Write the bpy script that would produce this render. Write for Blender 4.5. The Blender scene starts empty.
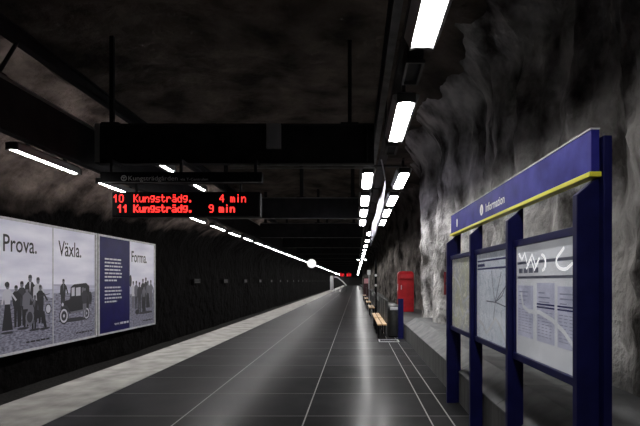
import bpy, math, random
from mathutils import Matrix, Vector, noise

random.seed(7)
C = bpy.context.scene.collection
SC = bpy.context.scene
PI = math.pi

# ------------------------------------------------------------------ camera, world, exposure
cam_d = bpy.data.cameras.new('camera')
cam = bpy.data.objects.new('camera', cam_d)
C.objects.link(cam)
cam.location = (0, 0, 1.5)
cam.rotation_euler = (PI / 2, 0, 0)
cam_d.sensor_width = 36
cam_d.lens = 25.31
cam_d.shift_x = -0.0562
cam_d.shift_y = 0.1062
cam_d.clip_end = 400
SC.camera = cam
w = bpy.data.worlds.new('world')
SC.world = w
w.use_nodes = True
w.node_tree.nodes['Background'].inputs[0].default_value = (0.6, 0.65, 0.8, 1)
w.node_tree.nodes['Background'].inputs[1].default_value = 0.0
SC.view_settings.view_transform = 'Standard'
SC.view_settings.look = 'None'
SC.view_settings.gamma = 1
SC.view_settings.use_curve_mapping = False
SC.view_settings.exposure = 0.0
L_TUBE = 48.0          # radiance of the wide lamps over the walkway
L_TRACK = 66.0         # radiance of the slim lamps over the track


# ------------------------------------------------------------------ mesh helpers
class MB:
    """collects verts / faces of ONE part"""
    def __init__(s):
        s.v, s.f, s.mi = [], [], []

    def add(s, vs, fs, m=0):
        n = len(s.v)
        s.v += [tuple(p) for p in vs]
        s.f += [tuple(n + i for i in f) for f in fs]
        s.mi += [m] * len(fs)
        return s

    def box(s, x0, x1, y0, y1, z0, z1, m=0):
        vs = [(x, y, z) for z in (z0, z1) for y in (y0, y1) for x in (x0, x1)]
        return s.add(vs, [(0, 2, 3, 1), (4, 5, 7, 6), (0, 1, 5, 4), (2, 6, 7, 3), (0, 4, 6, 2), (1, 3, 7, 5)], m)

    def prism(s, prof, axis, a, b, m=0):
        """extrude a closed outline along an axis from a to b"""
        n = len(prof)
        def P(p, t):
            if axis == 'x': return (t, p[0], p[1])
            if axis == 'y': return (p[0], t, p[1])
            return (p[0], p[1], t)
        vs = [P(p, a) for p in prof] + [P(p, b) for p in prof]
        fs = [tuple(range(n)), tuple(range(2 * n - 1, n - 1, -1))]
        fs += [(i, i + n, (i + 1) % n + n, (i + 1) % n) for i in range(n)]
        return s.add(vs, fs, m)

    def tube(s, pts, r, seg=8, m=0):
        pts = [Vector(p) for p in pts]
        rings = []
        for i, p in enumerate(pts):
            d = (pts[min(i + 1, len(pts) - 1)] - pts[max(i - 1, 0)]).normalized()
            a = d.orthogonal().normalized() if i == 0 else (a - d * a.dot(d)).normalized()
            b = d.cross(a)
            rr = r[i] if isinstance(r, (list, tuple)) else r
            rings.append([p + (a * math.cos(2 * PI * k / seg) + b * math.sin(2 * PI * k / seg)) * rr for k in range(seg)])
        vs = [q for ring in rings for q in ring]
        fs = [tuple(range(seg))[::-1], tuple(range(len(vs) - seg, len(vs)))]
        for i in range(len(pts) - 1):
            for k in range(seg):
                k2 = (k + 1) % seg
                fs.append((i * seg + k, i * seg + k2, (i + 1) * seg + k2, (i + 1) * seg + k))
        return s.add(vs, fs, m)

    def lathe(s, prof, cx, cy, seg=24, m=0):
        vs = [(cx + r * math.cos(2 * PI * k / seg), cy + r * math.sin(2 * PI * k / seg), z) for r, z in prof for k in range(seg)]
        fs = []
        for i in range(len(prof) - 1):
            for k in range(seg):
                k2 = (k + 1) % seg
                fs.append((i * seg + k, i * seg + k2, (i + 1) * seg + k2, (i + 1) * seg + k))
        fs.append(tuple(range(seg))[::-1])
        fs.append(tuple(range(len(vs) - seg, len(vs))))
        return s.add(vs, fs, m)


def obj(name, mb, mats, parent=None, bevel=0, smooth=False, M=None):
    me = bpy.data.meshes.new(name)
    vs = mb.v if M is None else [tuple(M @ Vector(p)) for p in mb.v]
    me.from_pydata(vs, [], mb.f)
    if not isinstance(mats, (list, tuple)): mats = [mats]
    for m in mats: me.materials.append(m)
    me.polygons.foreach_set('material_index', mb.mi)
    if smooth: me.polygons.foreach_set('use_smooth', [True] * len(me.polygons))
    me.update()
    o = bpy.data.objects.new(name, me)
    C.objects.link(o)
    if parent: o.parent = parent
    if bevel:
        b = o.modifiers.new('bevel', 'BEVEL')
        b.width = bevel; b.segments = 2; b.limit_method = 'ANGLE'
    return o


def tag(o, label, cat, group=None):
    o['label'] = label
    o['category'] = cat
    if group: o['group'] = group
    return o


def thing(name, label, cat, loc=(0, 0, 0), rotz=0, group=None):
    o = bpy.data.objects.new(name, None)
    C.objects.link(o)
    o.location = loc
    o.rotation_euler = (0, 0, rotz)
    o.empty_display_size = 0.1
    return tag(o, label, cat, group)


def struct(name, mb, mat, smooth=False, bevel=0):
    o = obj(name, mb, mat, None, bevel, smooth)
    o['kind'] = 'structure'
    return o


def dup(root, loc, label, group=None):
    r = root.copy(); C.objects.link(r)
    r.location = loc
    r['label'] = label
    if group: r['group'] = group
    for ch in list(root.children):
        c = ch.copy(); C.objects.link(c); c.parent = r
        for g in ch.children:
            d = g.copy(); C.objects.link(d); d.parent = c
    return r


def text_mb(s, cap, width=None, bold=0.0, depth=0.0, m=0):
    """lettering as a mesh in the XY plane, baseline at y=0, starting at x=0"""
    cu = bpy.data.curves.new('lettering', 'FONT')
    cu.body = s
    cu.size = 1.0
    cu.offset = bold
    cu.resolution_u = 3
    o = bpy.data.objects.new('lettering', cu)
    C.objects.link(o)
    dg = bpy.context.evaluated_depsgraph_get()
    me = bpy.data.meshes.new_from_object(o.evaluated_get(dg))
    xs = [v.co.x for v in me.vertices]
    x0, x1 = min(xs), max(xs)
    sy = cap / 0.729
    sx = sy if width is None else width / (x1 - x0)
    mb = MB()
    mb.add([((v.co.x - x0) * sx, v.co.y * sy, 0.0) for v in me.vertices], [tuple(p.vertices) for p in me.polygons], m)
    bpy.data.objects.remove(o)
    bpy.data.curves.remove(cu)
    bpy.data.meshes.remove(me)
    return mb


def frame(origin, right, up):
    r = Vector(right).normalized(); u = Vector(up).normalized(); n = r.cross(u)
    M = Matrix.Identity(4)
    for i in range(3):
        M[i][0], M[i][1], M[i][2], M[i][3] = r[i], u[i], n[i], origin[i]
    return M


# ------------------------------------------------------------------ materials
def mat(name, col, rough=0.6, metal=0.0, spec=0.5, emit=None, es=0.0):
    m = bpy.data.materials.new(name)
    m.use_nodes = True
    b = m.node_tree.nodes['Principled BSDF']
    b.inputs['Base Color'].default_value = (*col, 1)
    b.inputs['Roughness'].default_value = rough
    b.inputs['Metallic'].default_value = metal
    b.inputs['Specular IOR Level'].default_value = spec
    if emit:
        b.inputs['Emission Color'].default_value = (*emit, 1)
        b.inputs['Emission Strength'].default_value = es
    return m


def N(m, t, **kw):
    n = m.node_tree.nodes.new(t)
    for k, v in kw.items(): setattr(n, k, v)
    return n


def L(m, a, b): m.node_tree.links.new(a, b)


def noisy(name, c0, c1, scale=4.0, rough=0.7, detail=6.0, spec=0.3, bump=0.0, bscale=None, stretch=(1, 1, 1), lo=0.35, hi=0.65, metal=0.0, bdist=0.05):
    m = mat(name, c0, rough, metal, spec)
    b = m.node_tree.nodes['Principled BSDF']
    tc = N(m, 'ShaderNodeTexCoord')
    mp = N(m, 'ShaderNodeMapping')
    mp.inputs['Scale'].default_value = stretch
    L(m, tc.outputs['Object'], mp.inputs['Vector'])
    nz = N(m, 'ShaderNodeTexNoise')
    nz.inputs['Scale'].default_value = scale
    nz.inputs['Detail'].default_value = detail
    L(m, mp.outputs[0], nz.inputs['Vector'])
    rp = N(m, 'ShaderNodeValToRGB')
    rp.color_ramp.elements[0].position = lo; rp.color_ramp.elements[0].color = (*c0, 1)
    rp.color_ramp.elements[1].position = hi; rp.color_ramp.elements[1].color = (*c1, 1)
    L(m, nz.outputs['Fac'], rp.inputs[0])
    L(m, rp.outputs[0], b.inputs['Base Color'])
    if bump:
        n2 = N(m, 'ShaderNodeTexNoise')
        n2.inputs['Scale'].default_value = bscale or scale * 3
        n2.inputs['Detail'].default_value = 8
        L(m, mp.outputs[0], n2.inputs['Vector'])
        bp = N(m, 'ShaderNodeBump')
        bp.inputs['Strength'].default_value = bump
        bp.inputs['Distance'].default_value = bdist
        L(m, n2.outputs['Fac'], bp.inputs['Height'])
        L(m, bp.outputs[0], b.inputs['Normal'])
    return m


def math_n(m, op, a, b=None, c=None):
    n = N(m, 'ShaderNodeMath', operation=op)
    for i, v in enumerate((a, b, c)):
        if v is None: continue
        if isinstance(v, (int, float)): n.inputs[i].default_value = v
        else: L(m, v, n.inputs[i])
    return n.outputs[0]


FLOOR_GLOSS = 0.26
def floor_material():
    """dark polished tiles 1.355 x 1.0 m with pale joints"""
    m = mat('polished_dark_tile', (0.03, 0.03, 0.033), 0.3, 0, 0.35)
    b = m.node_tree.nodes['Principled BSDF']
    tc = N(m, 'ShaderNodeTexCoord')
    sp = N(m, 'ShaderNodeSeparateXYZ')
    L(m, tc.outputs['Object'], sp.inputs[0])
    ux = math_n(m, 'DIVIDE', math_n(m, 'SUBTRACT', sp.outputs[0], 0.80), 1.355)
    uy = sp.outputs[1]
    fx = math_n(m, 'FRACT', ux); fy = math_n(m, 'FRACT', uy)
    dx = math_n(m, 'ABSOLUTE', math_n(m, 'SUBTRACT', fx, 0.5))     # 0.5 on the joint
    dy = math_n(m, 'ABSOLUTE', math_n(m, 'SUBTRACT', fy, 0.5))
    jx = math_n(m, 'GREATER_THAN', dx, 0.5 - 0.0055)
    jy = math_n(m, 'GREATER_THAN', dy, 0.5 - 0.006)
    d2 = math_n(m, 'ABSOLUTE', math_n(m, 'SUBTRACT', sp.outputs[0], 1.025))
    j2 = math_n(m, 'LESS_THAN', d2, 0.008)
    wn = N(m, 'ShaderNodeTexWhiteNoise', noise_dimensions='2D')
    cb = N(m, 'ShaderNodeCombineXYZ')
    L(m, math_n(m, 'FLOOR', ux), cb.inputs[0]); L(m, math_n(m, 'FLOOR', uy), cb.inputs[1])
    L(m, cb.outputs[0], wn.inputs['Vector'])
    nz = N(m, 'ShaderNodeTexNoise'); nz.inputs['Scale'].default_value = 2.2; nz.inputs['Detail'].default_value = 8
    L(m, tc.outputs['Object'], nz.inputs['Vector'])
    rp = N(m, 'ShaderNodeValToRGB')
    rp.color_ramp.elements[0].position = 0.25; rp.color_ramp.elements[0].color = (0.014, 0.014, 0.015, 1)
    rp.color_ramp.elements[1].position = 0.8; rp.color_ramp.elements[1].color = (0.030, 0.030, 0.032, 1)
    v = math_n(m, 'ADD', math_n(m, 'MULTIPLY', wn.outputs[0], 0.35), math_n(m, 'MULTIPLY', nz.outputs['Fac'], 0.65))
    L(m, v, rp.inputs[0])
    mx = N(m, 'ShaderNodeMix', data_type='RGBA')
    L(m, rp.outputs[0], mx.inputs[6]); mx.inputs[7].default_value = (0.16, 0.16, 0.16, 1)
    L(m, jy, mx.inputs[0])
    mx2 = N(m, 'ShaderNodeMix', data_type='RGBA')
    L(m, mx.outputs[2], mx2.inputs[6]); mx2.inputs[7].default_value = (0.30, 0.30, 0.29, 1)
    L(m, math_n(m, 'MAXIMUM', jx, j2), mx2.inputs[0])
    L(m, mx2.outputs[2], b.inputs['Base Color'])
    n4 = N(m, 'ShaderNodeTexNoise'); n4.inputs['Scale'].default_value = 1.1; n4.inputs['Detail'].default_value = 3
    L(m, tc.outputs['Object'], n4.inputs['Vector'])
    ro = math_n(m, 'ADD', math_n(m, 'MULTIPLY', n4.outputs['Fac'], 0.06), 0.155)
    ro = math_n(m, 'ADD', ro, math_n(m, 'MULTIPLY', wn.outputs[0], 0.04))
    b.inputs['Specular IOR Level'].default_value = 0.0
    b.inputs['Roughness'].default_value = 0.9
    gs = N(m, 'ShaderNodeBsdfGlossy'); L(m, ro, gs.inputs['Roughness'])
    fr = N(m, 'ShaderNodeFresnel'); fr.inputs[0].default_value = 1.45
    ms = N(m, 'ShaderNodeMixShader')
    L(m, math_n(m, 'MULTIPLY', fr.outputs[0], FLOOR_GLOSS), ms.inputs[0])
    g2 = N(m, 'ShaderNodeBsdfGlossy'); g2.inputs['Roughness'].default_value = 0.30
    mg = N(m, 'ShaderNodeMixShader'); mg.inputs[0].default_value = 0.36
    L(m, gs.outputs[0], mg.inputs[1]); L(m, g2.outputs[0], mg.inputs[2])
    L(m, b.outputs[0], ms.inputs[1]); L(m, mg.outputs[0], ms.inputs[2])
    L(m, ms.outputs[0], m.node_tree.nodes['Material Output'].inputs['Surface'])
    return m


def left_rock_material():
    """brown rock, near black low down, the dark zone reaching higher further along the track"""
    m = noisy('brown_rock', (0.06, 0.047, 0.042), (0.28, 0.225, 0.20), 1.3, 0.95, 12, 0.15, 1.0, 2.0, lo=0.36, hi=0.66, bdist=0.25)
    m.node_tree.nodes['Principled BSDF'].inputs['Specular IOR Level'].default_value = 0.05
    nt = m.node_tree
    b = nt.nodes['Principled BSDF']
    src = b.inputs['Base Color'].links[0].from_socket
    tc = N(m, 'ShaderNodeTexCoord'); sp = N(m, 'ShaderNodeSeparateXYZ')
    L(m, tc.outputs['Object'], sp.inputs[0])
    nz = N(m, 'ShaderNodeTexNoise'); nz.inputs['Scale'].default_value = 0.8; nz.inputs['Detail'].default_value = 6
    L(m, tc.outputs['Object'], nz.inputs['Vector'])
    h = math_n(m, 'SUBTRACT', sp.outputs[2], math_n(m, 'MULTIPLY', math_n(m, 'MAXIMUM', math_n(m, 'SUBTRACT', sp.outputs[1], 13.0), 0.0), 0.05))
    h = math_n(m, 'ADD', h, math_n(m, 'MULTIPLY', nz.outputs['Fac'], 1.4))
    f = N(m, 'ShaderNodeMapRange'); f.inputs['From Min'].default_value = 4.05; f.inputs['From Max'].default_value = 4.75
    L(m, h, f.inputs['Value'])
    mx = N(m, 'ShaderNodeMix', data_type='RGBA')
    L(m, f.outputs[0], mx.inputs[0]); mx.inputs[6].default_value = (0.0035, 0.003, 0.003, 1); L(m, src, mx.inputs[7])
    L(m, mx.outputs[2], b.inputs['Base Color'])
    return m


M_floor = floor_material()
M_strip = noisy('worn_pale_concrete', (0.20, 0.195, 0.18), (0.42, 0.41, 0.385), 3.0, 0.75, 9, 0.3, 0.15, 20, lo=0.3, hi=0.7, bdist=0.01)
M_edge = noisy('dark_platform_edge', (0.02, 0.02, 0.02), (0.04, 0.04, 0.04), 3)
M_bed = noisy('dark_ballast', (0.010, 0.010, 0.010), (0.03, 0.028, 0.026), 14, 0.95, 4, 0.2, 0.8, 20)
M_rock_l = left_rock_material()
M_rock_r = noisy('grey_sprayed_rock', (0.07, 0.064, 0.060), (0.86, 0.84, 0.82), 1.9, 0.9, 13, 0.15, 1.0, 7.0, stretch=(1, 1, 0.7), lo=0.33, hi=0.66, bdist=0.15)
M_rock_c = noisy('dark_ceiling_rock', (0.05, 0.043, 0.038), (0.18, 0.15, 0.128), 1.1, 0.95, 10, 0.1, 1.0, 2.0, bdist=0.2)
M_plinth = noisy('grey_board_concrete', (0.055, 0.055, 0.055), (0.10, 0.10, 0.10), 6, 0.8, 6, 0.3, 0.15, 18, stretch=(1, 3, 0.3), bdist=0.01)
M_slab = noisy('pale_slab_stone', (0.085, 0.087, 0.088), (0.14, 0.142, 0.145), 5, 0.7, 8, 0.3, 0.1, 25, bdist=0.01)
M_steel = noisy('black_painted_steel', (0.022, 0.022, 0.023), (0.034, 0.034, 0.036), 3, 0.75, 4, 0.15)
M_steel2 = noisy('dull_grey_steel', (0.035, 0.035, 0.035), (0.06, 0.06, 0.06), 5, 0.6, 4, 0.3)
M_house = noisy('grey_lamp_housing', (0.35, 0.35, 0.35), (0.42, 0.42, 0.42), 5, 0.45, 3, 0.4)
M_tube = mat('lit_white_tube', (0.9, 0.9, 0.9), 0.4, emit=(1.0, 0.985, 0.96), es=L_TUBE)
M_track = mat('lit_slim_cover', (0.9, 0.9, 0.9), 0.4, emit=(1.0, 0.97, 0.96), es=L_TRACK)
M_tubec = mat('lit_white_cover', (0.9, 0.9, 0.9), 0.4, emit=(1.0, 0.985, 0.97), es=L_TUBE)
M_globe = mat('lit_white_globe', (0.9, 0.9, 0.9), 0.4, emit=(1.0, 0.99, 0.97), es=1.1)
M_blue = noisy('dark_blue_paint', (0.0045, 0.005, 0.05), (0.007, 0.008, 0.07), 8, 0.45, 4, 0.2)
M_fascia = noisy('violet_blue_sign_enamel', (0.016, 0.016, 0.17), (0.045, 0.045, 0.32), 5, 0.5, 7, 0.1, lo=0.35, hi=0.75)
M_yellow = mat('yellow_enamel', (0.78, 0.74, 0.05), 0.4)
M_white = mat('white_lettering', (0.85, 0.85, 0.87), 0.5)
M_silver = noisy('brushed_silver', (0.45, 0.45, 0.47), (0.6, 0.6, 0.62), 10, 0.4, 3, 0.5)
M_red = noisy('red_gloss_paint', (0.40, 0.010, 0.016), (0.55, 0.014, 0.022), 5, 0.35, 4, 0.5)
M_wood = noisy('pale_varnished_wood', (0.36, 0.22, 0.10), (0.5, 0.33, 0.16), 3, 0.45, 6, 0.4, stretch=(8, 1, 8))
M_bin = noisy('dark_grey_metal', (0.03, 0.032, 0.032), (0.06, 0.062, 0.06), 9, 0.45, 5, 0.5)
M_black = mat('black_plastic', (0.006, 0.006, 0.007), 0.6, 0, 0.1)
M_led = mat('red_led', (0.3, 0.01, 0.01), 0.5, emit=(1.0, 0.035, 0.03), es=2.2)
M_led2 = mat('red_led_glow', (0.3, 0.01, 0.01), 0.5, emit=(1.0, 0.02, 0.03), es=0.9)
M_dim = mat('dull_grey_lettering', (0.03, 0.03, 0.03), 0.6)
M_board = mat('grey_board_lettering', (0.6, 0.6, 0.6), 0.6)
M_flange = noisy('pale_grey_flange', (0.14, 0.14, 0.14), (0.24, 0.24, 0.235), 6, 0.7, 5, 0.3)  # paler grey than the webs, for flanges, conduits and the board rim
M_banner = mat('white_plastic_sheet', (0.42, 0.41, 0.51), 0.5)


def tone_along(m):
    """the sprayed rock is pale on the bulges by the red cabinet, darker and browner elsewhere"""
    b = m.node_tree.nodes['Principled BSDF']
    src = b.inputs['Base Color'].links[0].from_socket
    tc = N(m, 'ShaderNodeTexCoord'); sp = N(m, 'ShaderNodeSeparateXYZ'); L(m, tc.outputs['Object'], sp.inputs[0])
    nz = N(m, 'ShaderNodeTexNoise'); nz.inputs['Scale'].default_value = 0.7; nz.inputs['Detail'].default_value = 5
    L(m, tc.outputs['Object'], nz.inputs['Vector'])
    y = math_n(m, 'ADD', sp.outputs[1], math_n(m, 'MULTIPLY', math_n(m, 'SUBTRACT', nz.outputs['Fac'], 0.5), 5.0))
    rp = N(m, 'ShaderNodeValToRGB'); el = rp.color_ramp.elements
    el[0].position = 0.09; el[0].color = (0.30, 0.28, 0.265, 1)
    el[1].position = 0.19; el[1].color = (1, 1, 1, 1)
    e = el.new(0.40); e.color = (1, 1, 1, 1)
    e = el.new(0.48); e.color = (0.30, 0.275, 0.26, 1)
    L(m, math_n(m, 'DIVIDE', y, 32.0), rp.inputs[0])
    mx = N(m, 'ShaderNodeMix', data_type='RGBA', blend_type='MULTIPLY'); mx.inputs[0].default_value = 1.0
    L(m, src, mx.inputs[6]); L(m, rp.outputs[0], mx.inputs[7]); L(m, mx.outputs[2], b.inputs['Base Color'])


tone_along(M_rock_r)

# ------------------------------------------------------------------ setting
def fbm(p, o=4):
    s, a, f = 0, 1, 1
    for _ in range(o):
        s += a * noise.noise(p * f); a *= 0.5; f *= 2.03
    return s


def grid(rows):
    mb = MB()
    n = len(rows[0])
    mb.v = [p for r in rows for p in r]
    for i in range(len(rows) - 1):
        for j in range(n - 1):
            mb.f.append((i * n + j, i * n + j + 1, (i + 1) * n + j + 1, (i + 1) * n + j))
    mb.mi = [0] * len(mb.f)
    return mb


def ysteps(a, near, mid, end):
    ys, y = [], a
    while y < end:
        ys.append(y)
        y += near if y < 22 else (mid if y < 60 else 1.2)
    return ys + [end]


END = 150.0
struct('floor', MB().box(-3.262, 2.6, -1, END, -0.3, 0), M_floor)
struct('platform_edge_strip', MB().box(-4.27, -3.266, -1, END, -0.12, 0.004), M_strip)
struct('platform_side', MB().box(-4.2, -3.3, -1, END, -1.25, -0.125), M_edge)
struct('track_bed', MB().box(-9.6, -4.2, -1, END, -1.5, -1.2), M_bed)
struct('wall_end', MB().box(-10, 4, END, END + 0.4, -1.5, 6.5), M_edge)

# right rock wall with draped vertical folds
def wall_right_x(y, z):
    yw = y + 0.35 * noise.noise(Vector((z * 0.45, y * 0.2, 7.7)))
    x = 2.22
    n1 = noise.noise(Vector((yw * 0.42, z * 0.10, 3.1)))
    n2 = noise.noise(Vector((yw * 1.05, z * 0.22, 9.4)))
    n3 = noise.noise(Vector((yw * 2.3, z * 0.8, 1.7)))
    x += 0.30 * n1 + 0.30 * abs(n2) - 0.10 + 0.16 * abs(n3)
    x += 0.06 * fbm(Vector((y * 3.1, z * 2.2, 4.2)), 4)
    def g(c, s): return math.exp(-((yw - c) / s) ** 2)
    x += -0.42 * g(12.3, 0.9) - 0.32 * g(10.0, 0.75) + 0.12 * g(11.2, 0.3)
    x += 0.55 * g(16.4, 1.5)
    x += -0.45 * g(20.5, 1.0) - 0.45 * g(24.5, 1.0) - 0.4 * g(30, 1.4) + 0.3 * g(22.4, 0.8) + 0.3 * g(27, 1)
    x += 0.12 * g(3.0, 2.5)
    if y < 7: x = max(x, 1.75)
    x = max(x, 1.56)
    if z > 4.5: x -= 0.8 * (z - 4.5) ** 1.5
    return x


rows = []
for y in ysteps(-1, 0.08, 0.3, END):
    rows.append([(wall_right_x(y, z), y, z) for z in [0.05 + 0.08 * k for k in range(71)]])
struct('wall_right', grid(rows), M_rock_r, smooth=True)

rows = []
for y in ysteps(-1, 0.25, 0.6, END):
    r = []
    for k in range(40):
        z = -1.3 + k * 0.185
        x = -8.38
        if z > 3.2: x += 0.90 * (z - 3.2) ** 1.75
        x += (0.12 if z < 3.1 else 0.12 + min(1, (z - 3.1)) * 0.25) * (fbm(Vector((y * 0.5, z * 0.5, 5.5)), 4) - 0.35)
        r.append((x, y, z))
    rows.append(r)
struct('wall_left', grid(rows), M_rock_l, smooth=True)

rows = []
for y in ysteps(-1, 0.3, 0.7, END):
    r = []
    for k in range(34):
        x = -5.3 + k * 0.24
        z = 5.45 - 0.018 * (x + 2) ** 2 + 0.22 * fbm(Vector((x * 0.5, y * 0.4, 8.8)), 4)
        r.append((x, y, z))
    rows.append(r)
struct('ceiling', grid(rows), M_rock_c, smooth=True)

# plinth along the rock: board-marked front, sloping slab top near us, flat ledge further on
struct('trim_plinth', MB().box(1.27, 2.6, -1, END, 0.0, 0.37), M_plinth)
sl = MB()
yy = 11.55
while yy > -1:
    sl.prism([(1.265, 0.37), (1.265, 0.385), (1.535, 0.56), (2.3, 0.56), (2.3, 0.37)], 'y', yy - 1.492, yy)
    yy -= 1.5
struct('trim_plinth_slab', sl, M_slab)


# ------------------------------------------------------------------ steelwork under the ceiling
GB, GT = 3.28, 3.92
o = obj('girder', MB().box(-4.215, -4.2, -1, END, GB, GT).box(-4.26, -4.14, -1, END, GT - 0.012, GT + 0.004, 1).box(-4.26, -4.14, -1, END, GB, GB + 0.014), [M_steel, M_flange])
tag(o, 'long black steel girder over the platform edge beside the track', 'girder')
o = obj('girder', MB().box(0.33, 0.345, -1, END, 3.72, 4.10).box(0.30, 0.375, -1, END, 4.09, 4.105).box(0.30, 0.375, -1, END, 3.715, 3.73, 1), [M_steel, M_flange])
tag(o, 'long black steel girder beside the lamps above the benches', 'girder')
o = obj('ceiling_beam', MB().box(-4.31, -4.19, 0, END, 4.48, 4.50).box(-4.26, -4.24, 0, END, 4.50, 4.65).box(-4.31, -4.19, 0, END, 4.65, 4.67), M_steel)
tag(o, 'upper black beam slanting across the top corner above the girder', 'beam')
br = thing('brace', 'thin black strut between upper beam and girder at the top corner', 'brace', (-4.20, 5.28, GT + 0.008))
obj('rod', MB().tube([(0, 0, 0.01), (-0.05, 0.36, 0.56)], 0.022), M_steel, br)
obj('foot_plate', MB().box(-0.05, 0.05, -0.07, 0.07, 0.0, 0.02), M_steel2, br)

ORD = ['first', 'second', 'third', 'fourth', 'fifth', 'sixth', 'seventh', 'eighth', 'ninth', 'tenth', 'eleventh', 'twelfth']
yb, k = 7.2, 0
proto = None
while yb < END - 1:
    if k == 0:
        t = thing('crossbeam', 'first deep black crossbeam above the red departure display', 'beam', (0, yb, 3.38), 0, 'crossbeams under the ceiling')
    elif k == 1:
        t = thing('crossbeam', '', 'beam', (0, yb, 3.38), 0, 'crossbeams under the ceiling')
        proto = t
    else:
        lab = ORD[k] + ' black crossbeam along the platform ceiling' if k < 7 else 'thin far black crossbeam in the dark far half of the platform'
        dup(proto, (0, yb, 3.38), lab, 'crossbeams under the ceiling' if k < 7 else 'far crossbeams')
    if k < 2:
        t['label'] = t['label'] or 'second black crossbeam, behind the red departure display'
        obj('web', MB().box(-4.136, 0.29, -0.01, 0.01, 0.0, 0.60), M_steel, t)
        obj('flange', MB().box(-4.136, 0.29, -0.07, 0.07, -0.014, 0.0).box(-4.136, 0.29, -0.07, 0.07, 0.60, 0.614), M_flange if k else M_steel, t)
        for hx in ((-3.9, -0.1) if k == 0 else (-3.9, -1.63, -0.1)):
            rr = 0.03 if k == 0 else 0.055
            h = obj('hanger', MB().box(hx - rr, hx + rr, -0.03, 0.03, 0.614, 2.1), M_steel, t)
            obj('foot_plate', MB().box(hx - 0.14, hx + 0.14, -0.07, 0.07, 0.614, 0.64), M_steel, h)
        if k == 0:
            obj('clamp_plate', MB().box(-1.42, -1.19, -0.09, -0.02, 0.22, 0.612).tube([(-1.36, -0.095, 0.5), (-1.36, -0.085, 0.5)], 0.015), M_house, t, 0.004)
            obj('end_plate', MB().box(-4.134, -4.06, -0.085, -0.071, 0.0, 0.61), M_house, t)
            obj('stiffener', MB().box(0.17, 0.19, -0.07, -0.01, 0.0, 0.60), M_steel2, t)
            obj('conduit', MB().tube([(-2.0, -0.05, -0.045), (0.29, -0.05, -0.045)], 0.014).tube([(-2.0, -0.02, -0.08), (0.29, -0.02, -0.08)], 0.010), M_flange, t)
    yb += 6.3 if k == 0 else 5.93
    k += 1

# ------------------------------------------------------------------ lamps
LZ = 3.37
def make_lamp(name, label, cat, loc, length, wid, drop, group, cover=None, skirt=None):
    """trough lamp: housing, end caps, glowing cover; origin at the near end of the cover's underside"""
    t = thing(name, label, cat, loc, 0, group)
    hw = wid / 2
    rd = drop if skirt is None else skirt       # lower edge of the shade on the platform side
    ov = 0.045 if wid > 0.15 else 0.0
    prof = [(-hw - 0.012, drop), (-hw - 0.012 - ov, 0.09), (-0.05, 0.12), (0.05, 0.12), (hw + 0.012 + ov, 0.09), (hw + 0.012, rd), (hw + 0.002, rd), (hw + 0.002, 0.08), (-hw - 0.002, 0.08), (-hw - 0.002, drop)]
    obj('housing', MB().prism(prof, 'y', 0, length), M_house, t)
    seg = 8
    cp = [(-hw, 0.07)] + [(-hw + wid * i / seg, 0.018 - 0.018 * math.sin(PI * i / seg)) for i in range(seg + 1)] + [(hw, 0.07)]
    obj('cover', MB().prism(cp, 'y', 0.02, length - 0.02), cover or M_tubec, t)
    for a in (-0.03, length):
        obj('end_cap', MB().prism([(-hw - 0.012, -0.004), (-hw * 0.5, 0.012), (hw * 0.5, 0.012), (hw + 0.012, -0.004), (hw + 0.012, 0.1), (-hw - 0.012, 0.1)], 'y', a, a + 0.03), M_steel2, t)
    for a in (0.25, length - 0.29):
        obj('stem', MB().box(-0.02, 0.02, a, a + 0.04, 0.119, 0.30), M_steel, t)
    return t


LX = 0.53
# light rail with the lamps above the walkway by the rock
rail = thing('light_rail', 'grey channel rail carrying the lamps above the benches', 'rail', (LX, -1, LZ + 0.30))
obj('channel', MB().prism([(-0.11, 0), (0.03, 0), (0.03, 0.07), (0.02, 0.07), (0.02, 0.01), (-0.10, 0.01), (-0.10, 0.07), (-0.11, 0.07)], 'y', 0, END), M_steel2, rail)
for i in range(12):
    y = 2.5 + 5.93 * i
    obj('hanger', MB().tube([(-0.04, y, 0.01), (-0.04, y, 1.7)], 0.018, 6), M_steel, rail)
for y in (4.02, 6.5):
    b = thing('junction_box', 'dark square junction box on the light rail ' + ('between the two large lamps' if y < 5 else 'just before the paired lamps'), 'junction box', (LX, y, LZ))
    obj('box', MB().box(-0.075, 0.075, 0, 0.42, 0.1, 0.30), M_steel, b, 0.006)
    obj('frame', MB().box(-0.085, -0.06, -0.02, 0.44, 0.07, 0.1).box(0.06, 0.085, -0.02, 0.44, 0.07, 0.1).box(-0.06, 0.06, -0.02, 0.0, 0.07, 0.1).box(-0.06, 0.06, 0.42, 0.44, 0.07, 0.1), M_steel2, b)

G1 = 'lamps on the rail above the benches'
lp = make_lamp('tube_lamp', 'large lit trough lamp cut off by the top edge of the photo', 'lamp', (LX, 2.30, LZ), 1.32, 0.172, 0.0, G1)
dup(lp, (LX, -0.10, LZ), 'lit trough lamp overhead, out of the photo, before the first')
dup(lp, (LX, 4.74, LZ), 'second lit trough lamp on the rail, hanging alone below the first')
for i, y in enumerate((7.85, 9.95, 11.85, 13.9)):
    n = ORD[i]
    dup(lp, (LX + 0.32, y, LZ), n + ' lamp of the four paired lamps on the rock wall side of the white sheet', 'paired lamps')
    dup(lp, (LX - 0.32, y, LZ), n + ' lamp of the four paired lamps on the track side of the white sheet', 'paired lamps')
    a = thing('cross_arm', n + ' grey cross arm joining a pair of lamps by the white sheet', 'bracket', (LX, y + 0.6, LZ + 0.30), 0, 'cross arms of the paired lamps')
    obj('arm', MB().box(-0.42, 0.42, -0.03, 0.03, -0.03, 0.0), M_steel2, a)
    for sx in (-0.32, 0.32):
        obj('bar', MB().box(sx - 0.02, sx + 0.02, -0.40, 0.50, 0.0, 0.03), M_steel2, a)
y, i = 17.3, 0
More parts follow.
